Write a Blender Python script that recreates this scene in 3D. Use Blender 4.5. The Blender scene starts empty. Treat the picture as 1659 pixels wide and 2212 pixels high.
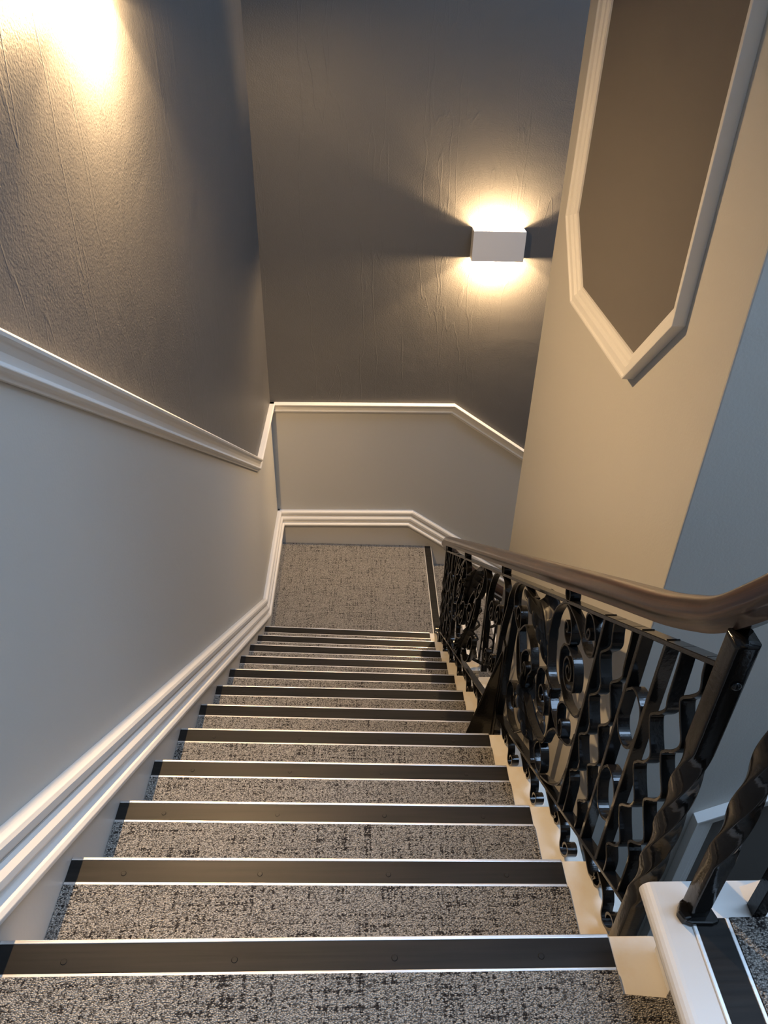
import bpy, bmesh, math, random
from mathutils import Vector, Matrix
random.seed(4)
sc = bpy.context.scene
C = sc.collection

# ------------------------------------------------------------------ materials
def new_mat(name):
    m = bpy.data.materials.new(name); m.use_nodes = True
    nt = m.node_tree
    return m, nt, nt.nodes['Principled BSDF']

def nd(nt, t, **kw):
    n = nt.nodes.new(t)
    for k, v in kw.items():
        if k.startswith('i_'): n.inputs[k[2:].replace('_', ' ')].default_value = v
        else: setattr(n, k, v)
    return n

def ramp(nt, stops):
    r = nt.nodes.new('ShaderNodeValToRGB')
    e = r.color_ramp.elements
    e[0].position, e[0].color = stops[0][0], stops[0][1]
    e[1].position, e[1].color = stops[-1][0], stops[-1][1]
    for p, c in stops[1:-1]:
        x = e.new(p); x.color = c
    return r

def col(r, g, b): return (r, g, b, 1)

def plaster(name, c, rough, lumps=0.012, grain=0.0012, spec=0.5, crease=0):
    m, nt, b = new_mat(name)
    b.inputs['Base Color'].default_value = c
    b.inputs['Specular IOR Level'].default_value = spec
    tc = nd(nt, 'ShaderNodeTexCoord')
    n1 = nd(nt, 'ShaderNodeTexNoise', i_Scale=150.0, i_Detail=3.0)
    nt.links.new(tc.outputs['Object'], n1.inputs['Vector'])
    mp = nd(nt, 'ShaderNodeMapping'); mp.inputs['Scale'].default_value = (1.3, 1.3, 1.0)
    nt.links.new(tc.outputs['Object'], mp.inputs['Vector'])
    n2 = nd(nt, 'ShaderNodeTexNoise', i_Scale=1.5, i_Detail=4.0, i_Roughness=0.55, i_Distortion=0.6)
    nt.links.new(mp.outputs[0], n2.inputs['Vector'])
    b1 = nd(nt, 'ShaderNodeBump', i_Strength=0.8); b1.inputs['Distance'].default_value = lumps
    nt.links.new(n2.outputs[0], b1.inputs['Height'])
    b2 = nd(nt, 'ShaderNodeBump', i_Strength=0.8); b2.inputs['Distance'].default_value = grain
    nt.links.new(n1.outputs[0], b2.inputs['Height']); nt.links.new(b1.outputs[0], b2.inputs['Normal'])
    last = b2
    if crease:      # thin vertical hairline ridges of old lining paper
        mp3 = nd(nt, 'ShaderNodeMapping'); mp3.inputs['Scale'].default_value = (2.2, 2.2, .35)
        nt.links.new(tc.outputs['Object'], mp3.inputs['Vector'])
        n3 = nd(nt, 'ShaderNodeTexNoise', i_Scale=2.0, i_Detail=3.0, i_Roughness=.55)
        nt.links.new(mp3.outputs[0], n3.inputs['Vector'])
        r3 = ramp(nt, [(.492, col(0, 0, 0)), (.5, col(1, 1, 1)), (.508, col(0, 0, 0))])
        nt.links.new(n3.outputs[0], r3.inputs[0])
        last = nd(nt, 'ShaderNodeBump', i_Strength=.8); last.inputs['Distance'].default_value = crease
        nt.links.new(r3.outputs[0], last.inputs['Height']); nt.links.new(b2.outputs[0], last.inputs['Normal'])
    nt.links.new(last.outputs[0], b.inputs['Normal'])
    b.inputs['Roughness'].default_value = rough
    return m

M_dark = plaster('dark_grey_paint', col(.100, .099, .101), .44, .007, .0011, .4, .0006)
M_light = plaster('light_grey_paint', col(.47, .46, .43), .55, .004, .0004)
M_panel = plaster('panel_dark_paint', col(.135, .125, .115), .8, .003, .0004, .2)

def gloss_white(name='white_gloss_paint', c=col(.67, .66, .64), dirt=False):
    m, nt, b = new_mat(name)
    b.inputs['Roughness'].default_value = .42
    tc = nd(nt, 'ShaderNodeTexCoord')
    n = nd(nt, 'ShaderNodeTexNoise', i_Scale=60.0, i_Detail=3.0)
    nt.links.new(tc.outputs['Object'], n.inputs['Vector'])
    bu = nd(nt, 'ShaderNodeBump', i_Strength=.4); bu.inputs['Distance'].default_value = .001
    nt.links.new(n.outputs[0], bu.inputs['Height']); nt.links.new(bu.outputs[0], b.inputs['Normal'])
    if dirt:
        n2 = nd(nt, 'ShaderNodeTexNoise', i_Scale=9.0, i_Detail=5.0, i_Roughness=.6)
        nt.links.new(tc.outputs['Object'], n2.inputs['Vector'])
        r = ramp(nt, [(.45, c), (.75, col(.66, .55, .40))])
        nt.links.new(n2.outputs[0], r.inputs[0]); nt.links.new(r.outputs[0], b.inputs['Base Color'])
    else:
        b.inputs['Base Color'].default_value = c
    return m
M_white = gloss_white()
M_wood_white = gloss_white('white_tread_paint', col(.74, .71, .65), True)
M_string = gloss_white('string_paint', col(.50, .49, .47))

def carpet(name):
    m, nt, b = new_mat(name)
    b.inputs['Roughness'].default_value = .95
    b.inputs['Specular IOR Level'].default_value = .1
    tc = nd(nt, 'ShaderNodeTexCoord')
    v = nd(nt, 'ShaderNodeTexVoronoi', i_Scale=400.0)
    mp0 = nd(nt, 'ShaderNodeMapping'); mp0.inputs['Scale'].default_value = (.8, 1.15, 1)
    nt.links.new(tc.outputs['Object'], mp0.inputs[0]); nt.links.new(mp0.outputs[0], v.inputs['Vector'])
    # long streaks both ways
    ms = []
    for s in ((7, 130, 20), (120, 8, 20)):
        mp = nd(nt, 'ShaderNodeMapping'); mp.inputs['Scale'].default_value = s
        n = nd(nt, 'ShaderNodeTexNoise', i_Scale=1.0, i_Detail=4.0, i_Roughness=.6)
        nt.links.new(tc.outputs['Object'], mp.inputs[0]); nt.links.new(mp.outputs[0], n.inputs['Vector'])
        ms.append(n)
    add = nd(nt, 'ShaderNodeMath', operation='ADD')
    nt.links.new(ms[0].outputs[0], add.inputs[0]); nt.links.new(ms[1].outputs[0], add.inputs[1])
    sep = nd(nt, 'ShaderNodeSeparateColor')
    nt.links.new(v.outputs['Color'], sep.inputs[0])
    mul = nd(nt, 'ShaderNodeMath', operation='MULTIPLY_ADD'); mul.inputs[1].default_value = 1.75
    nt.links.new(add.outputs[0], mul.inputs[0])
    m2 = nd(nt, 'ShaderNodeMath', operation='MULTIPLY'); m2.inputs[1].default_value = .65
    nt.links.new(sep.outputs[0], m2.inputs[0]); nt.links.new(m2.outputs[0], mul.inputs[2])
    r = ramp(nt, [(.78, col(.026, .023, .022)), (1.22, col(.062, .057, .053)), (1.5, col(.33, .31, .28))])
    # ramp positions must be in 0..1: rescale
    sc_ = nd(nt, 'ShaderNodeMapRange'); sc_.inputs[1].default_value = 1.66; sc_.inputs[2].default_value = 2.56
    nt.links.new(mul.outputs[0], sc_.inputs[0])
    e = r.color_ramp.elements; e[0].position = .05; e[1].position = .50; e[2].position = 1.0
    nt.links.new(sc_.outputs[0], r.inputs[0])
    gap = nd(nt, 'ShaderNodeMapRange'); gap.inputs[1].default_value = .25; gap.inputs[2].default_value = .75; gap.inputs[3].default_value = 1.75; gap.inputs[4].default_value = .50
    nt.links.new(v.outputs['Distance'], gap.inputs[0])
    sm = nd(nt, 'ShaderNodeVectorMath', operation='SCALE'); nt.links.new(r.outputs[0], sm.inputs[0]); nt.links.new(gap.outputs[0], sm.inputs['Scale'])
    nt.links.new(sm.outputs[0], b.inputs['Base Color'])
    bu = nd(nt, 'ShaderNodeBump', i_Strength=1.0); bu.inputs['Distance'].default_value = .003
    bu.invert = True
    nt.links.new(v.outputs['Distance'], bu.inputs['Height']); nt.links.new(bu.outputs[0], b.inputs['Normal'])
    return m
M_carpet = carpet('loop_pile_carpet')

def rubber():
    m, nt, b = new_mat('black_nosing_insert')
    tc = nd(nt, 'ShaderNodeTexCoord')
    mp = nd(nt, 'ShaderNodeMapping'); mp.inputs['Scale'].default_value = (4, 90, 90)
    n = nd(nt, 'ShaderNodeTexNoise', i_Scale=1.0, i_Detail=4.0)
    nt.links.new(tc.outputs['Object'], mp.inputs[0]); nt.links.new(mp.outputs[0], n.inputs['Vector'])
    r = ramp(nt, [(.3, col(.007, .0065, .006)), (.75, col(.017, .015, .013))])
    nt.links.new(n.outputs[0], r.inputs[0]); nt.links.new(r.outputs[0], b.inputs['Base Color'])
    b.inputs['Roughness'].default_value = .50; b.inputs['Specular IOR Level'].default_value = .20
    bu = nd(nt, 'ShaderNodeBump', i_Strength=.5); bu.inputs['Distance'].default_value = .0006
    nt.links.new(n.outputs[0], bu.inputs['Height']); nt.links.new(bu.outputs[0], b.inputs['Normal'])
    return m
M_rubber = rubber()

m, nt, b = new_mat('brushed_aluminium'); M_alu = m
b.inputs['Base Color'].default_value = col(.78, .77, .76); b.inputs['Metallic'].default_value = .85
tc = nd(nt, 'ShaderNodeTexCoord'); mp = nd(nt, 'ShaderNodeMapping'); mp.inputs['Scale'].default_value = (10, 400, 400)
n = nd(nt, 'ShaderNodeTexNoise', i_Scale=1.0, i_Detail=2.0)
nt.links.new(tc.outputs['Object'], mp.inputs[0]); nt.links.new(mp.outputs[0], n.inputs['Vector'])
r = ramp(nt, [(.3, col(.3, .3, .3)), (.7, col(.5, .5, .5))]); nt.links.new(n.outputs[0], r.inputs[0])
nt.links.new(r.outputs[0], b.inputs['Roughness'])

m, nt, b = new_mat('black_gloss_iron'); M_iron = m
b.inputs['Base Color'].default_value = col(.006, .0058, .0058)
b.inputs['Roughness'].default_value = .16; b.inputs['Specular IOR Level'].default_value = .34
tc = nd(nt, 'ShaderNodeTexCoord'); n = nd(nt, 'ShaderNodeTexNoise', i_Scale=120.0, i_Detail=3.0)
nt.links.new(tc.outputs['Object'], n.inputs['Vector'])
bu = nd(nt, 'ShaderNodeBump', i_Strength=.6); bu.inputs['Distance'].default_value = .0006
nt.links.new(n.outputs[0], bu.inputs['Height']); nt.links.new(bu.outputs[0], b.inputs['Normal'])

M_leaf = M_iron.copy(); M_leaf.name = 'black_leaf_iron'
M_leaf.node_tree.nodes['Principled BSDF'].inputs['Roughness'].default_value = .42
M_leaf.node_tree.nodes['Principled BSDF'].inputs['Specular IOR Level'].default_value = .3
m, nt, b = new_mat('varnished_mahogany'); M_wood = m
tc = nd(nt, 'ShaderNodeTexCoord'); mp = nd(nt, 'ShaderNodeMapping'); mp.inputs['Scale'].default_value = (1.6, 9, 1)
nt.links.new(tc.outputs['UV'], mp.inputs[0])
n = nd(nt, 'ShaderNodeTexNoise', i_Scale=2.0, i_Detail=5.0, i_Roughness=.62, i_Distortion=.5)
nt.links.new(mp.outputs[0], n.inputs['Vector'])
r = ramp(nt, [(.34, col(.014, .005, .003)), (.54, col(.036, .014, .007)), (.76, col(.10, .046, .022))])
nt.links.new(n.outputs[0], r.inputs[0]); nt.links.new(r.outputs[0], b.inputs['Base Color'])
b.inputs['Roughness'].default_value = .35
b.inputs['Coat Weight'].default_value = .6; b.inputs['Coat Roughness'].default_value = .12
n2 = nd(nt, 'ShaderNodeTexNoise', i_Scale=30.0, i_Detail=2.0); nt.links.new(tc.outputs['Object'], n2.inputs['Vector'])
bu = nd(nt, 'ShaderNodeBump', i_Strength=.35); bu.inputs['Distance'].default_value = .001
nt.links.new(n2.outputs[0], bu.inputs['Height']); nt.links.new(bu.outputs[0], b.inputs['Normal'])

m, nt, b = new_mat('white_light_housing'); M_house = m
b.inputs['Base Color'].default_value = col(.72, .72, .73); b.inputs['Roughness'].default_value = .4
tc = nd(nt, 'ShaderNodeTexCoord'); n = nd(nt, 'ShaderNodeTexNoise', i_Scale=25.0); nt.links.new(tc.outputs['Object'], n.inputs['Vector'])
bu = nd(nt, 'ShaderNodeBump', i_Strength=.1); bu.inputs['Distance'].default_value = .001
nt.links.new(n.outputs[0], bu.inputs['Height']); nt.links.new(bu.outputs[0], b.inputs['Normal'])

m, nt, b = new_mat('lit_bulb'); M_bulb = m
b.inputs['Base Color'].default_value = col(1, .8, .5)
b.inputs['Emission Color'].default_value = col(1, .60, .22); b.inputs['Emission Strength'].default_value = 60

m, nt, b = new_mat('window_glass'); M_glass = m
b.inputs['Roughness'].default_value = .0; b.inputs['Transmission Weight'].default_value = 1.0; b.inputs['IOR'].default_value = 1.02

# ------------------------------------------------------------------ object helpers
def link(name, me, mats, parent=None, smooth=False):
    if not isinstance(mats, (list, tuple)): mats = [mats]
    for mm in mats: me.materials.append(mm)
    if smooth:
        me.polygons.foreach_set('use_smooth', [True] * len(me.polygons))
    o = bpy.data.objects.new(name, me); C.objects.link(o)
    if parent is not None: o.parent = parent
    return o

def mesh(name, vs, fs, mats, parent=None, smooth=False, midx=None):
    me = bpy.data.meshes.new(name); me.from_pydata([tuple(v) for v in vs], [], fs)
    if midx: me.polygons.foreach_set('material_index', midx)
    me.update()
    bm = bmesh.new(); bm.from_mesh(me); bmesh.ops.recalc_face_normals(bm, faces=bm.faces); bm.to_mesh(me); bm.free()
    return link(name, me, mats, parent, smooth)

class MB:
    def __init__(s): s.v = []; s.f = []; s.m = []
    def add(s, vs, fs, mi=0):
        b0 = len(s.v); s.v += [tuple(v) for v in vs]; s.f += [tuple(i + b0 for i in f) for f in fs]; s.m += [mi] * len(fs)
    def hexa(s, p, mi=0):   # p: 4 bottom, 4 top
        s.add(p, [(0, 3, 2, 1), (4, 5, 6, 7), (0, 1, 5, 4), (1, 2, 6, 5), (2, 3, 7, 6), (3, 0, 4, 7)], mi)
    def box(s, x0, x1, y0, y1, z0, z1, mi=0):
        s.hexa([(x0, y0, z0), (x1, y0, z0), (x1, y1, z0), (x0, y1, z0), (x0, y0, z1), (x1, y0, z1), (x1, y1, z1), (x0, y1, z1)], mi)
    def build(s, name, mats, parent=None, smooth=False, bevel=0, seg=2):
        o = mesh(name, s.v, s.f, mats, parent, smooth, s.m)
        if bevel:
            md = o.modifiers.new('edge', 'BEVEL'); md.width = bevel; md.segments = seg; md.limit_method = 'ANGLE'
        return o

def prism(mb, pts, off, mi=0):      # planar polygon pts (3D) extruded by vector off
    n = len(pts); q = [Vector(p) for p in pts]; r = [p + Vector(off) for p in q]
    fs = [tuple(range(n)), tuple(range(2 * n - 1, n - 1, -1))] + [(i, (i + 1) % n, n + (i + 1) % n, n + i) for i in range(n)]
    mb.add(q + r, fs, mi)

def thing(name, label, cat, loc=(0, 0, 0), group=None):
    o = bpy.data.objects.new(name, None); C.objects.link(o); o.empty_display_size = .1
    o.location = loc; o['label'] = label; o['category'] = cat
    if group: o['group'] = group
    return o

def struct(o, label=None):
    o['kind'] = 'structure'
    if label: o['label'] = label
    return o

def under(parent):   # children are written in world space; parents stay at the things' bases
    for ch in parent.children:
        ch.matrix_parent_inverse = Matrix.Translation(-parent.location)

def smooth_path(pts, n=5, closed=False):
    P = [Vector((p[0], p[1])) for p in pts]
    if closed and (P[0] - P[-1]).length < 1e-4: P = P[:-1]
    N = len(P); out = []
    rng = range(N) if closed else range(N - 1)
    for i in rng:
        if closed: p0, p1, p2, p3 = P[i - 1], P[i], P[(i + 1) % N], P[(i + 2) % N]
        else: p0, p1, p2, p3 = P[max(i - 1, 0)], P[i], P[i + 1], P[min(i + 2, N - 1)]
        for k in range(n):
            t = k / n
            out.append(.5 * ((2 * p1) + (p2 - p0) * t + (2 * p0 - 5 * p1 + 4 * p2 - p3) * t * t + (3 * p1 - p0 - 3 * p2 + p3) * t ** 3))
    if not closed: out.append(P[-1])
    return out

def strip(name, path, fmap, parent, w=.023, th=.0055, closed=False, sm=5, mat=None):
    """flat bar following a curve in an upright plane; path = (u, z); w across the plane, th in the plane"""
    p = smooth_path(path, sm, closed) if sm else [Vector(q) for q in path]
    n = len(p); vs = []; fs = []
    for i in range(n):
        a = p[i - 1] if (i or closed) else p[0]; c = p[(i + 1) % n] if (i < n - 1 or closed) else p[-1]
        t = (c - a); t = t.normalized() if t.length > 1e-9 else Vector((1, 0)); nn = Vector((-t.y, t.x))
        for s1, s2 in ((-1, -1), (1, -1), (1, 1), (-1, 1)):
            q = p[i] + nn * (s1 * th / 2); vs.append(fmap(q.x, q.y, s2 * w / 2))
    for i in range(n if closed else n - 1):
        a = i * 4; b_ = ((i + 1) % n) * 4
        for k in range(4): fs.append((a + k, a + (k + 1) % 4, b_ + (k + 1) % 4, b_ + k))
    if not closed: fs += [(0, 1, 2, 3), (4 * n - 4, 4 * n - 3, 4 * n - 2, 4 * n - 1)]
    o = mesh(name, vs, fs, mat or M_iron, parent)
    md = o.modifiers.new('edge', 'BEVEL'); md.width = .0012; md.segments = 1; md.limit_method = 'ANGLE'; md.angle_limit = math.radians(50)
    return o

def sweep(name, path, prof, mat, parent=None, up=Vector((0, 0, 1))):
    """profile (side, up) swept along a 3D path kept upright, with UVs along the length"""
    P = [Vector(p) for p in path]; n = len(P); k = len(prof); vs = []; fs = []; uvs = []
    L = [0]
    for i in range(1, n): L.append(L[-1] + (P[i] - P[i - 1]).length)
    for i in range(n):
        t = (P[min(i + 1, n - 1)] - P[max(i - 1, 0)]).normalized()
        side = t.cross(up).normalized(); u2 = side.cross(t).normalized()
        for a, b_ in prof: vs.append(P[i] + side * a + u2 * b_)
    for i in range(n - 1):
        for j in range(k):
            j2 = (j + 1) % k
            fs.append((i * k + j, i * k + j2, (i + 1) * k + j2, (i + 1) * k + j))
            uvs += [(L[i], j / k), (L[i], (j + 1) / k), (L[i + 1], (j + 1) / k), (L[i + 1], j / k)]
    fs += [tuple(range(k)), tuple(range((n - 1) * k, n * k))]
    uvs += [(0, j / k) for j in range(k)] + [(L[-1], j / k) for j in range(k)]
    me = bpy.data.meshes.new(name); me.from_pydata([tuple(v) for v in vs], [], fs)
    ul = me.uv_layers.new(name='UVMap')
    for i, q in enumerate(uvs): ul.data[i].uv = q
    me.update()
    bm = bmesh.new(); bm.from_mesh(me); bmesh.ops.recalc_face_normals(bm, faces=bm.faces); bm.to_mesh(me); bm.free()
    o = link(name, me, mat, parent, True)
    md = o.modifiers.new('n', 'EDGE_SPLIT'); md.split_angle = math.radians(50)
    return o

def mould(mb, path, fmap, prof, closed=False, mi=0):
    """moulding mitred along a polyline in a wall plane: prof = (out, v); fmap(a, b, out)"""
    P = [Vector(p) for p in path]; n = len(P); k = len(prof); vs = []
    for i in range(n):
        ds = []
        if i > 0 or closed: ds.append((P[i] - P[i - 1]).normalized())
        if i < n - 1 or closed: ds.append((P[(i + 1) % n] - P[i]).normalized())
        ns = [Vector((-d.y, d.x)) for d in ds]
        m_ = ns[0] if len(ns) == 1 else (ns[0] + ns[1]) / (1 + ns[0].dot(ns[1]))
        for o_, v in prof:
            q = P[i] + m_ * v; vs.append(fmap(q.x, q.y, o_))
    fs = []
    for i in range(n if closed else n - 1):
        for j in range(k):
            a = i * k; b_ = ((i + 1) % n) * k; j2 = (j + 1) % k
            fs.append((a + j, a + j2, b_ + j2, b_ + j))
    if not closed: fs += [tuple(range(k)), tuple(range((n - 1) * k, n * k))]
    mb.add(vs, fs, mi)

# ------------------------------------------------------------------ dimensions (metres)
XW, YW = -.625, 4.652            # left wall, back wall
XS = -.602                       # face of the wall string
XE = .5375                       # outer edge of the treads
G, R_, SL = .2583, .1803, .698   # going, rise, slope
ZT = 2.184                       # upper landing
def zn(y): return ZT - SL * (y - .63)       # nosing line of the main flight
XR, YN, ZC, ZF = 3.35, -.62, 6.6, -3.0      # right wall, near wall, ceiling, bottom floor
SX0, SX1, SY0, SY1 = .707, 2.2, 1.3076, 2.785   # the centre shaft

# ------------------------------------------------------------------ shell
T = .15
def left_map(a, b, o): return (XW + o, a, b)
def back_map(a, b, o): return (a, YW - o, b)
DL = [(YN, 3.381), (.697, 3.381), (3.885, 1.197), (YW, 1.197)]      # left dado, top edge (y, z)
DB = [(XW, 1.197), (.651, 1.197), (3.35, 1.197 - .68 * 2.699)]      # back dado (x, z)
def split_wall(name, line, fm, lo, hi, label):
    mb = MB()
    low = [fm(line[0][0], lo, 0)] + [fm(line[-1][0], lo, 0)] + [fm(a, b, 0) for a, b in reversed(line)]
    top = [fm(a, b, 0) for a, b in line] + [fm(line[-1][0], hi, 0), fm(line[0][0], hi, 0)]
    off = Vector(fm(0, 0, -T)) - Vector(fm(0, 0, 0))
    prism(mb, low, off, 1); prism(mb, top, off, 0)
    return struct(mb.build(name, [M_dark, M_light]), label)
split_wall('wall_left', DL, left_map, ZF, ZC, 'left stair wall, dark grey above the sloping white rail, light grey below')
split_wall('wall_back', DB, back_map, ZF, ZC, 'far stair wall, dark grey above the white rail, light grey below')
mb = MB(); mb.box(XR, XR + T, YN - T, YW + T, ZF, ZC); struct(mb.build('wall_right', M_light))
mb = MB(); mb.box(XW - T, XR, YN - T, YN, ZF, ZC); struct(mb.build('wall_near', M_light))
# roof light over the stairwell
WX0, WX1, WY0, WY1 = .6, 2.9, -.35, 4.0
mb = MB()
for x0, x1 in ((WX0, WX0 + .06), (WX1 - .06, WX1), (1.15, 1.19), (2.0, 2.04)): mb.box(x0, x1, WY0, WY1, ZC + .01, ZC + .07)
for y0, y1 in ((WY0, WY0 + .06), (WY1 - .06, WY1)): mb.box(WX0 + .06, WX1 - .06, y0, y1, ZC + .012, ZC + .068)
win = struct(mb.build('window_1', M_white))
mb = MB(); mb.box(XW - T, XR + T, YN - T, YW + T, ZF - .1, ZF); struct(mb.build('floor', M_carpet))
mb = MB()
mb.box(XW - T, WX0, YN - T, YW + T, ZC, ZC + .1); mb.box(WX1, XR + T, YN - T, YW + T, ZC, ZC + .1)
mb.box(WX0, WX1, YN - T, WY0, ZC, ZC + .1); mb.box(WX0, WX1, WY1, YW + T, ZC, ZC + .1); struct(mb.build('ceiling', M_light))

# centre shaft wall with its raised panels
mb = MB(); mb.box(SX0, SX1, SY0, SY1, ZF, ZC)
shaft = struct(mb.build('wall_centre', M_light, bevel=.004), 'light painted enclosure wall standing in the middle of the stairwell')
def shaft_x(a, b, o): return (SX0 - o, a, b)
def shaft_y(a, b, o): return (a, SY0 - o, b)
PM = [(0, 0), (.031, 0), (.031, -.006), (.026, -.009), (.024, -.028), (.017, -.036), (.015, -.044), (.010, -.050), (.009, -.058), (0, -.060)]
PMr = [(o, -v) for o, v in PM]
# tall octagonal panel on the face towards the flight  (a = y, b = z), ring runs so that the inside is on its left
ring = [(1.545, 2.925), (1.765, 2.700), (2.352, 2.700), (2.573, 2.915), (2.573, 5.70), (2.352, 5.92), (1.765, 5.92), (1.545, 5.70)]
mb = MB(); mould(mb, ring, shaft_x, PMr, True); struct(mb.build('trim_1', M_white, bevel=.0008, seg=1), 'raised white moulding framing the tall dark panel on the centre wall')
def inset(ring, d):
    P = [Vector(p) for p in ring]; out = []; n = len(P)
    for i in range(n):
        d1 = (P[i] - P[i - 1]).normalized(); d2 = (P[(i + 1) % n] - P[i]).normalized()
        n1 = Vector((-d1.y, d1.x)); n2 = Vector((-d2.y, d2.x)); out.append(P[i] + (n1 + n2) / (1 + n1.dot(n2)) * d)
    return out
mb = MB(); prism(mb, [shaft_x(p.x, p.y, 0) for p in inset(ring, .056)], (-.003, 0, 0)); mb.build('painted_panel', M_panel, shaft)['label'] = 'dark brown-grey octagonal field inside the tall moulding'
# raking panel on the near face (a = x, b = z)
ring2 = [(1.012, -.6), (2.0, -.2), (2.0, 2.085), (1.012, 1.49)]
mb = MB(); mould(mb, ring2, shaft_y, [(o * 1.1, v * 1.15) for o, v in PMr], True); struct(mb.build('trim_2', M_white, bevel=.0008, seg=1), 'white moulding framing the lower dark panel with a raking top edge')
mb = MB(); prism(mb, [shaft_y(p.x, p.y, 0) for p in inset(ring2, .062)], (0, -.003, 0)); mb.build('painted_panel', M_panel, shaft)['label'] = 'dark grey field inside the raking moulding'

# dado rails
DP = [(0, 0), (.030, 0), (.036, -.006), (.034, -.014), (.026, -.018), (.024, -.024), (.018, -.034), (.016, -.050), (.022, -.054), (.024, -.060), (.019, -.066), (.011, -.070), (.009, -.078), (0, -.078)]
mb = MB(); mould(mb, [(a, b) for a, b in DL], left_map, DP); struct(mb.build('trim_3', M_white, bevel=.001, seg=1), 'white dado rail sloping down the left wall')
mb = MB(); mould(mb, [(a, b) for a, b in DB], back_map, DP); struct(mb.build('trim_4', M_white, bevel=.001, seg=1), 'white dado rail on the far wall, level then sloping down right')
# wall strings with moulded tops
SP = [(0, 0), (.016, 0), (.027, -.005), (.031, -.014), (.030, -.030), (.024, -.038), (.020, -.042), (.030, -.048), (.038, -.060), (.039, -.074), (.032, -.083), (.027, -.088), (.029, -.096), (.044, -.102), (.049, -.111), (.047, -.121), (.036, -.128), (.024, -.131), (0, -.131)]
def z_sk(y): return zn(y) + .212
yb = .63 + (ZT + .212 - .30) / SL
SLn = [(YN, ZT + .30), (.504, ZT + .30), (yb, .30), (YW, .30)]
mb = MB(); mould(mb, SLn, left_map, SP)
prism(mb, [left_map(a, b - .05, 0) for a, b in SLn] + [left_map(YW, -.3, 0), left_map(yb + .1, -.5, 0), left_map(YN, 1.7, 0)], (XS - XW, 0, 0), 1)
struct(mb.build('baseboard_left', [M_white, M_string], bevel=.001, seg=1), 'grey-white wall string with moulded top running down the left wall')
SB = [(XW, .30), (.40, .30), (3.0, .30 - SL * 2.6)]
mb = MB(); mould(mb, SB, back_map, SP)
prism(mb, [back_map(a, b - .05, 0) for a, b in SB] + [back_map(3.0, -2.6, 0), back_map(.45, -1.2, 0), back_map(XW, -.3, 0)], (0, -(XS - XW), 0), 1)
struct(mb.build('baseboard_back', [M_white, M_string], bevel=.001, seg=1), 'moulded baseboard of the far wall stepping down to the right')

# ------------------------------------------------------------------ main flight
YL = [.63, .883, 1.139, 1.396, 1.658, 1.918, 2.176, 2.440, 2.700, 2.962, 3.221, 3.485]
YR = [.627, .868, 1.120, 1.375, 1.637, 1.892, 2.154, 2.415, 2.674, 2.934, 3.193, 3.456]
DY = [b_ - a_ for a_, b_ in zip(YL, YR)]
X1 = .438       # where nosing strips and carpet stop
XN = [.427, .430, .433, .436, .439, .438, .438, .441, .442, .444, .445, .446]
def nose(i, x, d=0.0, dz=0.0):
    """point on tread i at x, d metres back from the front edge (old treads: slightly skewed and sagging to the right)"""
    f = (x - XS) / (.438 - XS)
    return (x, YL[i] + DY[i] * f - d, ZT - .003 - R_ * i - .03 * (i / 11) * f + dz)

def nosing_strip(nm, quad, parent, screws=4):
    """quad(x_fraction, d, dz) -> point: aluminium lips with a black insert and plugged screws"""
    a = MB()
    def bar(mb, d0, d1, z0, z1, mi=0):
        mb.hexa([quad(0, d0, z0), quad(1, d0, z0), quad(1, d1, z0), quad(0, d1, z0), quad(0, d0, z1), quad(1, d0, z1), quad(1, d1, z1), quad(0, d1, z1)], mi)
    bar(a, -.001, .0055, -.020, .0035); bar(a, .052, .0585, 0, .0035)
    o = a.build(nm, M_alu, parent, bevel=.0012, seg=2)
    c = MB(); bar(c, .0055, .052, 0, .0028)
    c.build('rubber_insert', M_rubber, o, bevel=.0006, seg=1)
    for k in range(screws):
        f = (k + .45 + .12 * math.sin(k * 7.1)) / screws
        ce = Vector(quad(f, .034, .0028)); vs = []; fs = []
        for j in range(12):
            an = j * math.pi / 6; vs.append(ce + Vector((math.cos(an), math.sin(an), 0)) * .0055)
        for j in range(12):
            an = j * math.pi / 6; vs.append(ce + Vector((math.cos(an), math.sin(an), 0)) * .0045 + Vector((0, 0, .0009)))
        fs = [(j, (j + 1) % 12, 12 + (j + 1) % 12, 12 + j) for j in range(12)] + [tuple(range(12, 24))]
        mesh('screw_cap', vs, fs, M_rubber, o)
    return o

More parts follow.
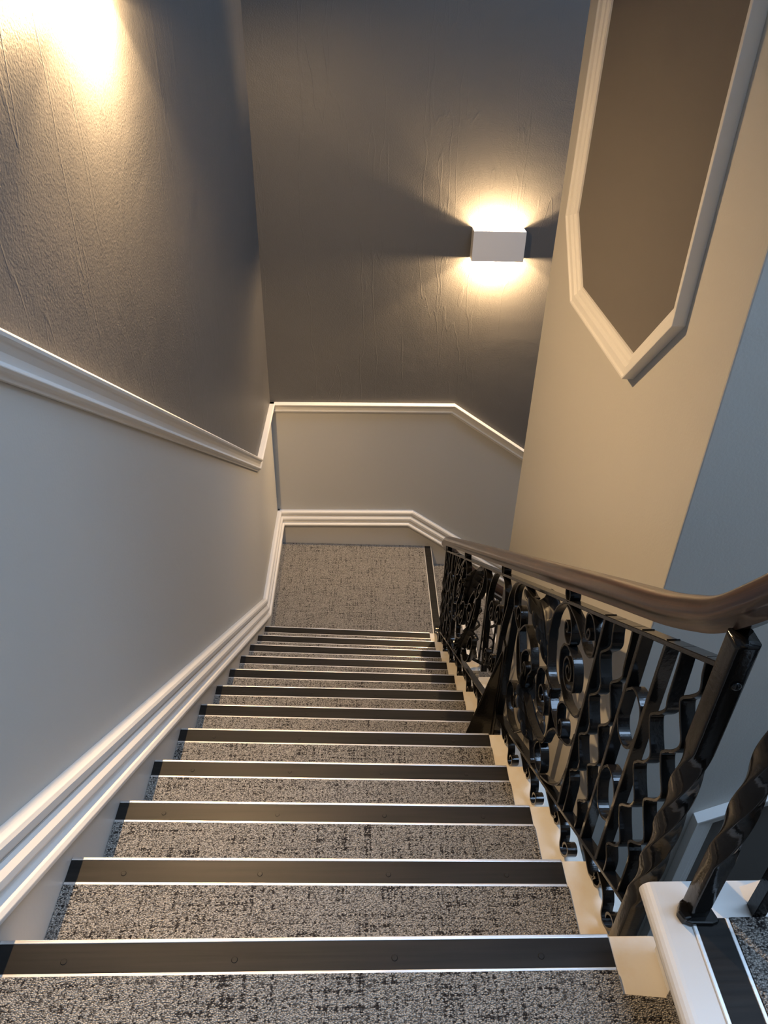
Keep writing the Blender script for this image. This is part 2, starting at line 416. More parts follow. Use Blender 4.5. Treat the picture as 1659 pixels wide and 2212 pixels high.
stair = thing('staircase', 'carpeted straight flight of steps with black nosing strips descending to the small landing', 'staircase', (0, 2.0, 0))
XB = -.63
for i in range(1, 12):
    mb = MB()
    yb_ = -G - .01
    # riser + tread as one solid step
    back = G - .001
    P0 = lambda x, d, z: (nose(i, x, d)[0], nose(i, x, d)[1], nose(i, x, d)[2] + z)
    # tread board with overhang
    mb.hexa([P0(XS, back, -.032), P0(XE, back, -.032), P0(XE, 0, -.032), P0(XS, 0, -.032), P0(XS, back, 0), P0(XE, back, 0), P0(XE, 0, 0), P0(XS, 0, 0)])
    # riser
    mb.hexa([P0(XS, .06, -R_ - .004), P0(XE - .02, .06, -R_ - .004), P0(XE - .02, .025, -R_ - .004), P0(XS, .025, -R_ - .004),
             P0(XS, .06, -.032), P0(XE - .02, .06, -.032), P0(XE - .02, .025, -.032), P0(XS, .025, -.032)])
    st = mb.build('step', M_wood_white, stair, bevel=.004, seg=3)
    cb = MB()
    X1 = XN[i]
    def Q(f, d, dz, i=i, X1=X1): return nose(i, XS + .001 + f * (X1 - XS - .001), d, dz)
    nb = YL[i] - YL[i - 1] - .026
    xs = [XS + .001 + (X1 + .001 - XS) * k / 40 for k in range(41)]
    vs = []
    for k, x in enumerate(xs):
        e = .0 if k < 40 else 0
        for z in (0.0005, .0045):
            vs.append(nose(i, x, .0585, z)); vs.append(nose(i, x, nb + .003, z))
    # ragged cut edge on the open side
    fs = []
    for k in range(40):
        a = k * 4; b_ = a + 4
        fs += [(a + 2, a + 3, b_ + 3, b_ + 2), (a, b_, b_ + 1, a + 1), (a, a + 2, b_ + 2, b_), (a + 1, b_ + 1, b_ + 3, a + 3)]
    fs += [(0, 1, 3, 2), (160, 162, 163, 161)]
    mesh('carpet', vs, fs, M_carpet, st)
    ns = nosing_strip('nosing', Q, st)
# carpet riser faces
    rb = MB()
    rb.hexa([nose(i, XS, .0245, -R_), nose(i, X1, .0245, -R_), nose(i, X1, .021, -R_), nose(i, XS, .021, -R_),
             nose(i, XS, .0245, -.033), nose(i, X1, .0245, -.033), nose(i, X1, .021, -.033), nose(i, XS, .021, -.033)])
    rb.build('riser_carpet', M_carpet, st)
# sloping soffit / outer string under the open edge
mb = MB()
prism(mb, [(XE - .05, .62, 1.95), (XE - .05, 3.47, zn(3.47) - .20), (XE - .05, 3.47, zn(3.47) - .42), (XE - .05, .62, 1.62)], (.03, 0, 0))
prism(mb, [(XS, .62, 1.72), (XS, 3.47, zn(3.47) - .36), (XS, 3.47, zn(3.47) - .42), (XS, .62, 1.62)], (XE - .05 - XS, 0, 0))
mb.build('outer_string', M_white, stair)

X1 = XN[0]
# upper landing the photographer stands on
land = thing('landing', 'carpeted upper landing edged with a black nosing strip at the bottom of the picture', 'landing', (0, .1, 1.98))
mb = MB()
P0 = lambda x, d, z: nose(0, x, d, z)
mb.hexa([P0(XS, 0, -.2), P0(XE, 0, -.2), (XE, YN, ZT - .2), (XS, YN, ZT - .2), P0(XS, 0, 0), P0(XE, 0, 0), (XE, YN, ZT), (XS, YN, ZT)][:8])
lb = mb.build('floor_boards', M_wood_white, land, bevel=.005, seg=3)
cp = MB()
pts = [(XS, YN + .01), (.499, YN + .01), (.499, .525), (.427, .532), nose(0, X1, .0585)[:2], nose(0, XS, .0585)[:2]]
prism(cp, [(p[0], p[1], ZT + .0005) for p in pts], (0, 0, .004)); cp.build('carpet', M_carpet, land)
nosing_strip('nosing', lambda f, d, dz: nose(0, XS + .001 + f * (X1 - XS), d, dz), land)
rb = MB(); rb.hexa([nose(0, XS, .022, -R_), nose(0, X1, .022, -R_), nose(0, X1, -.001, -R_), nose(0, XS, -.001, -R_), nose(0, XS, .022, -.021), nose(0, X1, .022, -.021), nose(0, X1, .0, -.021), nose(0, XS, .0, -.021)])

# lower landing
low = thing('landing', 'small carpeted landing at the foot of the flight, seen beyond the last step', 'landing', (0, 4.1, -.2))
mb = MB()
SG = .032
def lowp(x, y, dz=0): return (x, y, -SG * (x - XS) / (.554 - XS) + dz)
mb.hexa([lowp(XS, 3.461, -.034), lowp(.554, 3.461, -.034), lowp(.554, YW - .023, -.034), lowp(XS, YW - .023, -.034), lowp(XS, 3.461), lowp(.554, 3.461), lowp(.554, YW - .023), lowp(XS, YW - .023)])
mb.build('floor_boards', M_wood_white, low, bevel=.004)
mb = MB()
mb.hexa([lowp(XS, 3.463, .0005), lowp(.4955, 3.463, .0005), lowp(.4955, YW - .024, .0005), lowp(XS, YW - .024, .0005), lowp(XS, 3.463, .0045), lowp(.4955, 3.463, .0045), lowp(.4955, YW - .024, .0045), lowp(XS, YW - .024, .0045)])
mb.build('carpet', M_carpet, low)
nosing_strip('nosing', lambda f, d, dz: lowp(.5545 - d, 3.60 + f * (YW - .024 - 3.60), dz), low)

# flight going down to the right along the far wall
ls = thing('staircase', 'lower flight turning right along the far wall, mostly hidden behind the balustrade', 'staircase', (1.2, 4.1, -1.5))
for j in range(1, 7):
    x0 = .554 + G * (j - 1); z = -.032 - R_ * j
    mb = MB(); mb.box(x0 - .03, x0 + G, 3.49, YW - .023, z - .03, z); mb.box(x0 - .03, x0 - .005, 3.49, YW - .023, z, z + R_ - .036)
    st = mb.build('step', M_wood_white, ls, bevel=.003)
    mb = MB(); mb.box(x0 - .004, x0 + G - .075, 3.60, YW - .024, z + .0005, z + .0045); mb.build('carpet', M_carpet, st)
    nosing_strip('nosing', lambda f, d, dz, x0=x0, z=z: (x0 + G - d, 3.60 + f * (YW - .024 - 3.60), z + dz), st, 3)

# flight going up to the right from the upper landing
us = thing('staircase', 'start of the next flight up at the lower right, with rounded white curb', 'staircase', (1.0, 0, 2.2))
for j in range(1, 4):
    x0 = .445 + G * (j - 1); z = ZT + R_ * j
    mb = MB()
    # board with a full round front edge
    prof = [(x0 + .0 + .018 - .018 * math.sin(a), z - .018 + .018 * math.cos(a)) for a in [math.pi * k / 10 for k in range(11)]] + [(x0 + G + .07, z - .036), (x0 + G + .07, z)]
    prism(mb, [(p[0], YN + .005, p[1]) for p in prof], (0, .62 - YN - .005, 0))
    mb.box(x0 + .055, x0 + .08, YN + .005, .60, z - R_ + .004, z - .036)
    st = mb.build('step', M_white, us)
    mb = MB(); mb.box(x0 + .1150, x0 + G + .055, YN + .006, .5615, z + .0005, z + .0045)
    mb.box(x0 + .050, x0 + .0548, YN + .006, .527, z - R_ + .005, z - .037)
    mb.build('carpet', M_carpet, st)
    nosing_strip('nosing', lambda f, d, dz, x0=x0, z=z: (x0 + .056 + d, .5615 - f * (.5615 - YN - .01), z + max(dz, 0)), st, 3)
mb = MB(); prism(mb, [(.545, .585, 2.0), (.545, .585, ZT + .144), (1.4, .585, ZT + .144 + .6), (1.4, .585, 2.5)], (0, .025, 0)); mb.build('outer_string', M_white, us)

# ------------------------------------------------------------------ balustrades
ARCH = [(1.261, .344), (1.298, .37), (1.325, .404), (1.35, .462), (1.364, .507), (1.366, .537), (1.364, .565), (1.356, .589), (1.34, .609), (1.313, .623), (1.288, .629), (1.266, .622), (1.244, .611), (1.214, .594), (1.187, .574), (1.164, .555), (1.141, .533), (1.121, .519), (1.103, .514), (1.091, .516), (1.084, .526), (1.083, .547), (1.09, .571), (1.104, .595), (1.122, .616), (1.139, .626), (1.153, .626), (1.159, .615), (1.155, .595), (1.148, .574), (1.135, .559), (1.123, .558), (1.12, .57), (1.124, .58), (1.132, .585), (1.138, .58), (1.137, .57)]
SP_TOP = [(1.285, .621), (1.266, .611), (1.248, .595), (1.231, .571), (1.22, .548), (1.216, .528), (1.219, .516), (1.231, .514), (1.245, .522), (1.258, .534), (1.267, .55), (1.273, .566), (1.269, .577), (1.258, .574), (1.248, .563), (1.245, .55), (1.251, .547), (1.259, .554)]
SP_MID = [(1.228, .509), (1.214, .502), (1.189, .489), (1.169, .469), (1.154, .444), (1.144, .417), (1.141, .396), (1.147, .385), (1.165, .383), (1.188, .392), (1.21, .413), (1.222, .437), (1.226, .46), (1.218, .475), (1.201, .472), (1.182, .455), (1.17, .438), (1.168, .42), (1.175, .412), (1.188, .416), (1.201, .43), (1.205, .443), (1.2, .453), (1.187, .446), (1.182, .433)]
SBAR = [(1.228, .507), (1.251, .506), (1.262, .487), (1.258, .457), (1.243, .42), (1.226, .396), (1.201, .369), (1.175, .347), (1.149, .334), (1.119, .327), (1.101, .326), (1.088, .33), (1.08, .343), (1.076, .362)]
COLD = [(1.263, .348), (1.28, .332), (1.257, .305), (1.234, .279), (1.205, .255), (1.182, .24), (1.163, .226), (1.137, .224), (1.109, .223), (1.09, .232), (1.081, .244), (1.076, .261), (1.074, .277)]
CURL = [(1.155, .336), (1.172, .338), (1.193, .331), (1.203, .314), (1.197, .286), (1.186, .261), (1.173, .239), (1.156, .223), (1.145, .229), (1.147, .245), (1.155, .265), (1.167, .278), (1.176, .274), (1.172, .262)]
LONGU = [(1.272, .342), (1.261, .299), (1.248, .263), (1.241, .237), (1.239, .208), (1.24, .181), (1.247, .156), (1.263, .142), (1.289, .137), (1.318, .142), (1.356, .154), (1.392, .169), (1.421, .188), (1.451, .213), (1.478, .234), (1.506, .263), (1.524, .287), (1.546, .315), (1.566, .343), (1.60, .40), (1.63, .45)]
BRIDGE = [(1.247, .156), (1.238, .182), (1.224, .211), (1.205, .228), (1.183, .233), (1.165, .225)]
SP_LL = [(1.295, .355), (1.315, .368), (1.335, .381), (1.358, .387), (1.381, .383), (1.394, .368), (1.394, .346), (1.388, .318), (1.377, .289), (1.362, .262), (1.339, .241), (1.313, .231), (1.297, .235), (1.29, .251), (1.295, .275), (1.312, .302), (1.332, .323), (1.349, .328), (1.358, .317), (1.353, .293), (1.339, .279), (1.327, .28), (1.326, .294)]
OVLOW = [(1.283, .136), (1.298, .118), (1.299, .093), (1.286, .07), (1.264, .047), (1.241, .037), (1.226, .04), (1.225, .062), (1.235, .09), (1.252, .119), (1.269, .134)]
UARC = [(1.214, .031), (1.183, .036), (1.14, .049), (1.106, .072), (1.086, .1), (1.075, .135), (1.071, .175), (1.069, .208)]
SP_L = [(1.44, .10), (1.462, .08), (1.488, .062), (1.512, .049), (1.551, .056), (1.593, .081), (1.629, .121), (1.653, .167), (1.656, .205), (1.641, .227), (1.61, .231), (1.584, .214), (1.561, .183), (1.552, .154), (1.563, .141), (1.586, .151), (1.602, .176)]
ARCHD = [(1.86, .30), (1.84, .42), (1.812, .507), (1.809, .532), (1.805, .557), (1.788, .59), (1.758, .616), (1.724, .629), (1.692, .633), (1.659, .63), (1.627, .621), (1.599, .608), (1.572, .597), (1.554, .593)]
SP_D = [(1.682, .63), (1.712, .622), (1.734, .597), (1.738, .568), (1.727, .533), (1.701, .502), (1.675, .475), (1.646, .456), (1.628, .459), (1.628, .484), (1.638, .511), (1.653, .531), (1.675, .54), (1.688, .533), (1.69, .513), (1.677, .494), (1.664, .492), (1.664, .507)]
OVD = [(1.576, .486), (1.595, .479), (1.612, .465), (1.632, .447), (1.636, .413), (1.624, .372), (1.605, .333), (1.58, .29), (1.555, .268), (1.52, .255), (1.49, .262), (1.478, .284), (1.474, .315), (1.451, .344), (1.455, .362), (1.465, .381), (1.485, .415), (1.512, .443), (1.532, .459), (1.557, .475)]
SP_D2 = [(1.462, .36), (1.472, .387), (1.49, .397), (1.514, .403), (1.542, .396), (1.562, .379), (1.56, .357), (1.548, .326), (1.53, .302), (1.508, .296), (1.50, .312), (1.505, .335), (1.52, .352), (1.532, .348), (1.53, .332)]
RIB = [(1.554, .593), (1.515, .588), (1.474, .56), (1.441, .522), (1.412, .477), (1.38, .433), (1.351, .388)]
RIB2 = [(1.525, .31), (1.50, .262), (1.465, .215), (1.42, .17), (1.375, .125), (1.345, .09)]
STALK = [(1.352, .10), (1.335, .07), (1.315, .04), (1.30, .026)]
ELS = [('scroll', ARCH), ('scroll', SP_TOP), ('scroll', SP_MID), ('scroll', SBAR), ('scroll', COLD), ('scroll', CURL), ('scroll', LONGU), ('scroll', BRIDGE),
       ('scroll', SP_LL), ('scroll', UARC), ('scroll', SP_L), ('scroll', ARCHD), ('scroll', SP_D), ('scroll', SP_D2), ('scroll', STALK)]

def wavy(uc, h0, h1, first):
    pts = [(uc - .004, h1), (uc - .008, h1 - .03)]; h = first
    if h1 - h > .12: pts.append((uc - .012, h + .055))
    pts.append((uc - .0165, h + .030))
    while h > h0 + .05:
        pts += [(uc - .004, h + .014), (uc + .016, h + .002), (uc + .018, h - .010), (uc + .002, h - .044)]
        if h - .125 > h0 + .05: pts += [(uc - .0165, h - .078), (uc - .0165, h - .096)]
        h -= .125
    pts.append((uc, h0))
    return pts

def twisted(name, fm, u, z0, z1, par, s=.030, t0=.25, t1=.88, turns=2.0):
    vs = []; fs = []; n = 110
    sec = []
    for k in range(4):
        for da in (-38, -44, -46, -52, -70, -90 + 1e-3):
            an = math.radians(45 + k * 90 + da + 45)
            r_ = (s / 2) / max(abs(math.cos(an)), abs(math.sin(an)))
            sec.append((math.atan2(math.sin(an), math.cos(an)), min(r_, s * .66)))
    sec.sort(); K = len(sec)
    c = Vector(fm(u, z0, 0)); d = Vector(fm(u, z1, 0)) - c
    for i in range(n + 1):
        f = i / n; g = min(1, max(0, (f - t0) / (t1 - t0)))
        g = g + .0 * g; a = math.pi * 2 * turns * g
        for an, r_ in sec: vs.append(c + d * f + Vector((math.cos(an + a), math.sin(an + a), 0)) * r_)
    for i in range(n):
        for k in range(K): fs.append((i * K + k, i * K + (k + 1) % K, (i + 1) * K + (k + 1) % K, (i + 1) * K + k))
    fs += [tuple(range(K)), tuple(range(n * K, n * K + K))]
    return mesh(name, vs, fs, M_iron, par, True)

def ring_at(name, fm, u, z, r, par, w=.026):
    return strip(name, [(u + r * math.cos(a), z + r * math.sin(a)) for a in [2 * math.pi * k / 14 for k in range(14)]], fm, par, w=w, th=.0045, closed=True, sm=2)

def leaf(name, rib, widths, fm, par, curl=False):
    """ruffled acanthus leaf: two lobed halves folded along a midrib that follows the plane of the panel"""
    P = smooth_path(rib, 12); n = len(P); vs = []; fs = []; K = 7; nl = 6
    for i in range(n):
        f = i / (n - 1)
        t = (P[min(i + 1, n - 1)] - P[max(i - 1, 0)]).normalized(); nn = Vector((-t.y, t.x))
        j = f * (len(widths) - 1); a = int(min(j, len(widths) - 2)); wd = widths[a] * (1 - (j - a)) + widths[a + 1] * (j - a)
        ph = f * math.pi * 2 * nl
        lobe = 1 + .16 * math.sin(ph)
        for s in (-1, 1):
            for k in range(K + 1):
                q = k / K; ww = wd * lobe * q * s
                rel = .020 * q ** 1.5 + .005 * math.sin(ph + 1.5) * q * q - .0012 * math.sin(q * 14)
                if curl: rel -= .055 * max(0, 1 - f / .16) ** 2 * (q if s > 0 else .5 * q)
                p = P[i] - nn * rel - t * (.012 * q * math.cos(ph) + .02 * q * q)
                vs.append(fm(p.x, p.y, ww))
    W_ = 2 * (K + 1)
    for i in range(n - 1):
        for s in (0, K + 1):
            for k in range(K):
                a = i * W_ + s + k; fs.append((a, a + 1, a + 1 + W_, a + W_))
    o = mesh(name, vs, fs, M_leaf, par, True)
    md = o.modifiers.new('thick', 'SOLIDIFY'); md.thickness = .003; md.offset = 0
    return o

def balustrade(root, fm, line, U0, parts, mirror_to=None):
    """fm(u, z, w) plane mapping; line(u) nosing line height; heights are above that line"""
    def hz(path): return [(u + U0, line(u + U0) + h) for u, h in path]
    sets = [lambda p: p]
    if mirror_to is not None: sets.append(lambda p: [(2 * mirror_to - u, h) for u, h in p])
    for si, S in enumerate(sets):
        for u in (1.067, .913, .830):
            strip('baluster', hz(S([(u, .02), (u, .638)])), fm, root, w=.024, th=.010, sm=0)
        for u, fl in ((1.028, .545), (.952, .488), (.788, .478), (.724, .545)):
            strip('wavy_baluster', hz(S(wavy(u, .02, .638, fl))), fm, root, w=.024, th=.0055, sm=4)
        strip('oval_ring', hz(S([(.895, .503), (.912, .488), (.916, .455), (.905, .41), (.886, .381), (.862, .365), (.843, .37), (.834, .396), (.833, .434), (.841, .466), (.86, .49), (.881, .504)])), fm, root, closed=True)
        strip('oval_ring', hz(S([(.898, .282), (.911, .257), (.906, .211), (.887, .17), (.86, .149), (.835, .157), (.831, .193), (.837, .23), (.856, .263), (.88, .282)])), fm, root, closed=True)
        if 'scrolls' in parts:
            for nm, p in ELS:
                if p is ARCHD and si: pass
                strip(nm, hz(S(p)), fm, root)
            strip('oval_ring', hz(S(OVLOW)), fm, root, closed=True)
            strip('oval_ring', hz(S(OVD)), fm, root, closed=True)
            cl = hz(S([(1.276, .338)]))[0]
            for dz in (-.012, 0, .012):
                pass
            mbx = MB()
            for k in range(3):
                c0 = Vector((cl[0], cl[1] - .012 + .011 * k))
                q = [fm(c0.x + a * .009, c0.y + b_ * .0045, w_ * .0155) for a, b_, w_ in ((-1, -1, -1), (1, -1, -1), (1, -1, 1), (-1, -1, 1), (-1, 1, -1), (1, 1, -1), (1, 1, 1), (-1, 1, 1))]
                mbx.hexa(q)
            mbx.build('collar', M_iron, root, bevel=.002)
        if 'leaves' in parts:
            leaf('leaf', hz(S(RIB)), [.020, .036, .040, .038, .032, .026, .020, .010], fm, root, True)
            leaf('leaf', hz(S(RIB2)), [.008, .018, .028, .034, .036, .034, .022], fm, root)

# --- the long balustrade of the main flight
XBAL = .4915
fm_main = lambda u, z, w: (XBAL + w, u, z)
bal = thing('balustrade', 'black wrought iron scroll balustrade with a brown wooden handrail along the main flight', 'balustrade', (XBAL, 1.975, .2))
MID = 1.975
balustrade(bal, fm_main, zn, 0, ('scrolls', 'leaves'), MID)
strip('top_rail', [(.684, zn(.684) + .633), (3.30, zn(3.30) + .633)], fm_main, bal, w=.026, th=.009, sm=0)
strip('bottom_rail', [(.672, zn(.672) + .020), (3.27, zn(3.27) + .020)], fm_main, bal, w=.026, th=.009, sm=0)
twisted('newel_post', fm_main, .678, zn(.888) - .0, zn(.678) + .688, bal, .033, .24, .74, 1.0)
twisted('newel_post', fm_main, 3.272, .203, zn(3.272) + .665, bal, .030, .15, .74, 1.25)
def bolt(x, y, z, r_, par):
    vs = []; fs = []; n = 14
    for i, (rr, dd) in enumerate(((1, 0), (.92, .35), (.62, .62), (.2, .75))):
        for k in range(n): vs.append((x + r_ * rr * math.cos(2 * math.pi * k / n), y - r_ * dd, z + r_ * rr * math.sin(2 * math.pi * k / n)))
    for i in range(3):
        for k in range(n): fs.append((i * n + k, i * n + (k + 1) % n, (i + 1) * n + (k + 1) % n, (i + 1) * n + k))
    fs += [tuple(range(n)), tuple(range(3 * n, 4 * n))]
    mesh('bolt', vs, fs, M_iron, par, True)
bolt(.4945, .6615, 2.766, .0075, bal)
strip('scroll', [(1.845, zn(1.845) + .45), (1.855, zn(1.855) + .55), (1.90, zn(1.90) + .615), (1.975, zn(1.975) + .632), (2.05, zn(2.05) + .615), (2.095, zn(2.095) + .55), (2.105, zn(2.105) + .45), (2.09, zn(2.09) + .30), (2.05, zn(2.05) + .12)], fm_main, bal)
strip('scroll', [(1.855, zn(1.855) + .45), (1.85, zn(1.85) + .30), (1.88, zn(1.88) + .12), (1.93, zn(1.93) + .03)], fm_main, bal)
for sgn in (-1, 1):
    sp = []
    for k in range(26):
        a = k * .5; r_ = .045 * math.exp(-a * .13); sp.append((MID + sgn * (.045 + r_ * math.cos(a)) , .44 + r_ * 1.5 * math.sin(a)))
    strip('scroll', [(u, zn(u) + h) for u, h in sp], fm_main, bal, sm=2)
    sp = []
    for k in range(24):
        a = k * .5; r_ = .040 * math.exp(-a * .13); sp.append((MID + sgn * (.05 + r_ * math.cos(a)), .22 - r_ * 1.6 * math.sin(a)))
    strip('scroll', [(u, zn(u) + h) for u, h in sp], fm_main, bal, sm=2)
for u in (1.290, 1.93, 2.66):
    ring_at('rail_support', fm_main, u, zn(u) + .6565, .0185, bal)
for u in (.74, 3.24):
    mbx = MB()
    q = [fm_main(u + a * .012, zn(u) + .655 + b_ * .012, w_ * .012) for a, b_, w_ in ((-1, -1, -1), (1, -1, -1), (1, -1, 1), (-1, -1, 1), (-1, 1, -1), (1, 1, -1), (1, 1, 1), (-1, 1, 1))]
    mbx.hexa(q)
    if u > 1: mbx.build('rail_support', M_iron, bal)
# scrolled feet between the bottom rail and each tread
for i in range(1, 12):
    y = YL[i] + DY[i] * 1.05
    rp = []
    for k in range(14):
        a = -2.3 + k * .52; r_ = .014 + .0012 * k
        rp.append((y - .150 + r_ * math.cos(-a), -.083 + r_ * math.sin(-a) * 1.1))
    rp = [(y - .060, -.020), (y - .052, -.034), (y - .063, -.044), (y - .078, -.036), (y - .080, -.016), (y - .062, .0), (y - .075, -.008), (y - .098, -.026), (y - .112, -.052), (y - .118, -.082), (y - .132, -.100), (y - .152, -.101), (y - .168, -.084), (y - .166, -.064), (y - .150, -.055), (y - .137, -.064), (y - .138, -.078)]
    strip('foot_scroll', [(u, zn(u) + h) for u, h in rp], fm_main, bal, sm=4)
    rq = [(y - .012, .012), (y - .028, -.008), (y - .040, -.03), (y - .050, -.055), (y - .056, -.0393)]
    rq = [(y + .03, .010), (y + .005, -.006), (y - .016, -.026), (y - .034, -.038), (y - .052, -.030), (y - .05, -.012)]
    strip('foot_scroll', [(u, zn(u) + h) for u, h in rq], fm_main, bal, sm=4)
# triangular stay plate standing on the sixth tread
z5 = ZT - 5 * R_ - .014 + .005
mb = MB()
prism(mb, [(.380, 1.755, z5), (XBAL - .006, 1.740, z5), (XBAL - .010, 1.745, z5 + .455), (XBAL - .022, 1.745, z5 + .455)], (0, .006, 0))
mb.box(XBAL - .012, XBAL + .012, 1.725, 1.733, z5, z5 + .66)
mb.box(XBAL - .020, XBAL - .012, 1.725, 1.758, z5, z5 + .50)
br = mb.build('stay_plate', M_iron, bal, bevel=.0015); br['label'] = 'flat triangular black stay plate standing on a tread'
# handrail with wreathed ends
HP = [(-.017, -.030), (-.019, -.016), (-.026, -.011), (-.031, -.003), (-.031, .006), (-.027, .013), (-.026, .017), (-.019, .025), (-.009, .029), (0, .030)]
HP = [(a * .90, b_ * .87) for a, b_ in HP]
HP = HP + [(-a, b_) for a, b_ in reversed(HP[:-1])]
def cat3(P, n=8):
    P = [Vector(p) for p in P]; out = []
    for i in range(len(P) - 1):
        p0, p1, p2, p3 = P[max(i - 1, 0)], P[i], P[i + 1], P[min(i + 2, len(P) - 1)]
        for k in range(n):
            t = k / n; out.append(.5 * ((2 * p1) + (p2 - p0) * t + (2 * p0 - 5 * p1 + 4 * p2 - p3) * t * t + (3 * p1 - p0 - 3 * p2 + p3) * t ** 3))
    out.append(P[-1]); return out
RH = .7005
def zup(x): return ZT + R_ + SL * (x - .457)
pts = [(1.9, .573, zup(1.9) + .70), (1.1, .573, zup(1.1) + .70), (.80, .573, zup(.80) + .695), (.68, .577, 3.188), (.60, .592, 3.10), (.548, .615, 3.03), (.518, .648, 2.962), (.501, .69, 2.889), (.4935, .735, 2.827), (XBAL, .79, 2.778), (XBAL, .86, 2.723), (XBAL, .95, 2.660)]
pts += [(XBAL, y, zn(y) + RH) for y in (1.1, 1.6, 2.2, 2.8, 3.15)]
pts += [(XBAL, 3.30, zn(3.30) + RH - .002), (XBAL + .004, 3.39, .935), (.507, 3.455, .875), (.545, 3.505, .795), (.60, 3.525, .715), (.70, 3.53, -.698 * .146 + RH)]
rail = sweep('handrail', cat3(pts), HP, M_wood, bal); rail['label'] = 'polished dark brown wooden handrail, swept up at its near end'

# --- balustrade of the lower flight
yl = 3.53
fm_low = lambda u, z, w: (u, yl + w, z)
zl_ = lambda x: -.02 - SL * (x - .554)
lbal = thing('balustrade', 'wrought iron balustrade of the lower flight, glimpsed through the main one', 'balustrade', (1.0, yl, -.5))
balustrade(lbal, fm_low, zl_, -.03, ('scrolls',))
strip('top_rail', [(.63, zl_(.63) + .640), (1.9, zl_(1.9) + .640)], fm_low, lbal, w=.026, th=.009, sm=0)
strip('bottom_rail', [(.63, zl_(.63) + .020), (1.9, zl_(1.9) + .020)], fm_low, lbal, w=.026, th=.009, sm=0)
sweep('handrail', cat3([(.70, yl, zl_(.70) + RH + .02), (1.1, yl, zl_(1.1) + RH), (1.5, yl, zl_(1.5) + RH), (1.95, yl, zl_(1.95) + RH)]), HP, M_wood, lbal)

# --- balustrade of the upper flight
yu = .573
fm_up = lambda u, z, w: (u, yu + w, z)
ubal = thing('balustrade', 'twisted black iron post and bars standing on the white curb at the right edge', 'balustrade', (.51, yu, ZT + R_))
zc = ZT + R_
twisted('newel_post', fm_up, .510, zc, 3.02, ubal, .029, .22, .95, 1.1)
tp = lambda x: zup(x) + .655
strip('baluster', [(.607, zc), (.607, tp(.607))], fm_up, ubal, w=.022, th=.020, sm=0)
strip('wavy_baluster', [(.665, zc)] + [(.665 + .016 * math.sin(k * 1.05), zc + .06 + k * .034) for k in range(18)], fm_up, ubal, w=.024, th=.006, sm=3)
strip('baluster', [(.735, zc + R_), (.735, tp(.735))], fm_up, ubal, w=.024, th=.012, sm=0)
mb = MB()
prism(mb, [(.484, .556, zc), (.497, .550, zc), (.529, .549, zc), (.541, .553, zc), (.537, .567, zc), (.531, .590, zc), (.505, .593, zc), (.490, .584, zc)], (0, 0, .011))
prism(mb, [(.480, .566, zc), (.486, .553, zc), (.499, .555, zc), (.500, .577, zc), (.488, .581, zc)], (0, 0, .017))
mb.build('foot_plate', M_iron, ubal, bevel=.003)

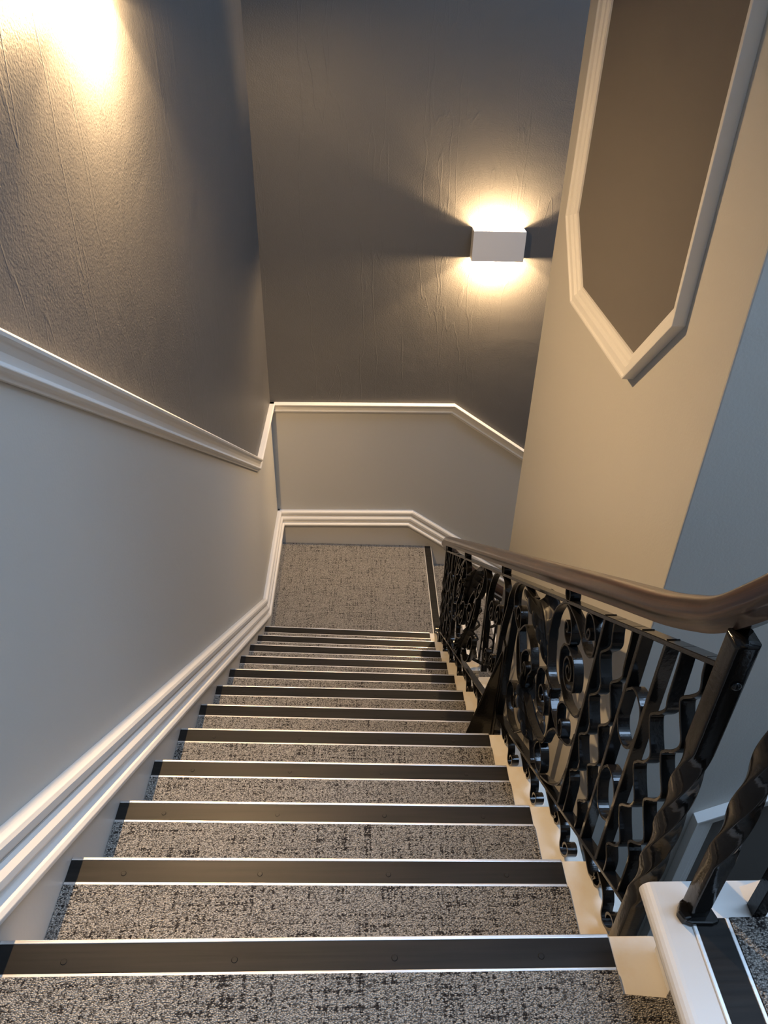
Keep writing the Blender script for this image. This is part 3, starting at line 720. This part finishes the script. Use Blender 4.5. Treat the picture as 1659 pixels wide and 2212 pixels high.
# ------------------------------------------------------------------ wall lights
def wall_light(loc, rot, label, bz, power):
    t = thing('wall_light', label, 'wall light', loc, 'box-shaped up and down wall lights')
    t.rotation_euler = (0, 0, rot)
    W2, H2, D = .158, .0885, .090; th = .004
    mb = MB()   # local: x along wall, -y out of the wall
    mb.box(-W2, W2, -D, -D + th, -H2, H2)
    mb.box(-W2, -W2 + th, -D + th, 0, -H2, H2); mb.box(W2 - th, W2, -D + th, 0, -H2, H2)
    mb.box(-W2 + th, -W2 + .022, -.020, -.014, H2 - .02, H2 - .004); mb.box(W2 - .022, W2 - th, -.020, -.014, H2 - .02, H2 - .004)
    mb.build('housing', M_house, t, bevel=.0012)
    mb = MB(); mb.box(-.05, .05, -.012, 0, -.05, .05); mb.box(-.010, .010, -.034, -.012, bz - .008, bz + .008); mb.build('lamp_holder', M_house, t)
    vs = []; fs = []; n = 12
    prof = [(.003, -.030), (.009, -.026), (.011, -.015), (.011, .015), (.009, .026), (.003, .030)]
    for r_, z in prof:
        for k in range(n): vs.append((r_ * math.cos(2 * math.pi * k / n), -.057 + r_ * math.sin(2 * math.pi * k / n), z + bz))
    for i in range(len(prof) - 1):
        for k in range(n): fs.append((i * n + k, i * n + (k + 1) % n, (i + 1) * n + (k + 1) % n, (i + 1) * n + k))
    fs += [tuple(range(n)), tuple(range((len(prof) - 1) * n, len(prof) * n))]
    bulb = mesh('bulb', vs, fs, M_bulb, t, True)
    for z in (bz - .044, bz + .044):
        L = bpy.data.lights.new('lamp', 'POINT'); L.energy = power; L.color = (1.0, .66, .33); L.shadow_soft_size = .018
        lo = bpy.data.objects.new('lamp_light', L); C.objects.link(lo); lo.parent = t; lo.location = (0, -.057, z)
    return t
wall_light((.826, YW, 2.2835), 0, 'lit white box wall light on the dark far wall', -.035, 54.0)
wall_light((XW, 2.07, 3.592), math.pi / 2, 'wall light high on the left wall, only its warm glow in view', -.03, 78.0)

# ------------------------------------------------------------------ daylight through the window
L = bpy.data.lights.new('daylight', 'AREA'); L.shape = 'RECTANGLE'; L.size = WX1 - WX0; L.size_y = WY1 - WY0
L.energy = 250; L.color = (.48, .69, 1.0)
lo = bpy.data.objects.new('daylight', L); C.objects.link(lo)
lo.location = ((WX0 + WX1) / 2, (WY0 + WY1) / 2, ZC + .25)
w = bpy.data.worlds.new('sky'); sc.world = w; w.use_nodes = True
bg = w.node_tree.nodes['Background']; bg.inputs[0].default_value = (.5, .7, 1, 1); bg.inputs[1].default_value = 1.5

for o in list(C.objects):
    if o.type == 'EMPTY' and o.name.split('.')[0] != 'wall_light': under(o)

# ------------------------------------------------------------------ camera
cam = bpy.data.cameras.new('camera'); co = bpy.data.objects.new('camera', cam); C.objects.link(co)
F = 1604.62
cam.sensor_fit = 'VERTICAL'; cam.sensor_height = 24; cam.lens = 24 * F / 2212; cam.clip_start = .02
rt = Vector((.99948621, -.02381171, .021455)); dn = Vector((.00407954, -.5694327, -.82202784)); fw = Vector((.03179106, .82169301, -.56904299))
m3 = Matrix((rt, -dn, -fw)).transposed()
co.matrix_world = Matrix.Translation((0, 0, 3.5)) @ m3.to_4x4()
sc.camera = co

sc.view_settings.view_transform = 'Standard'; sc.view_settings.look = 'None'
sc.view_settings.exposure = 0.93; sc.view_settings.gamma = 1; sc.view_settings.use_curve_mapping = False
sc.cycles.use_denoising = True
sc.cycles.max_bounces = 8; sc.cycles.diffuse_bounces = 5
sc.cycles.caustics_reflective = False; sc.cycles.caustics_refractive = False
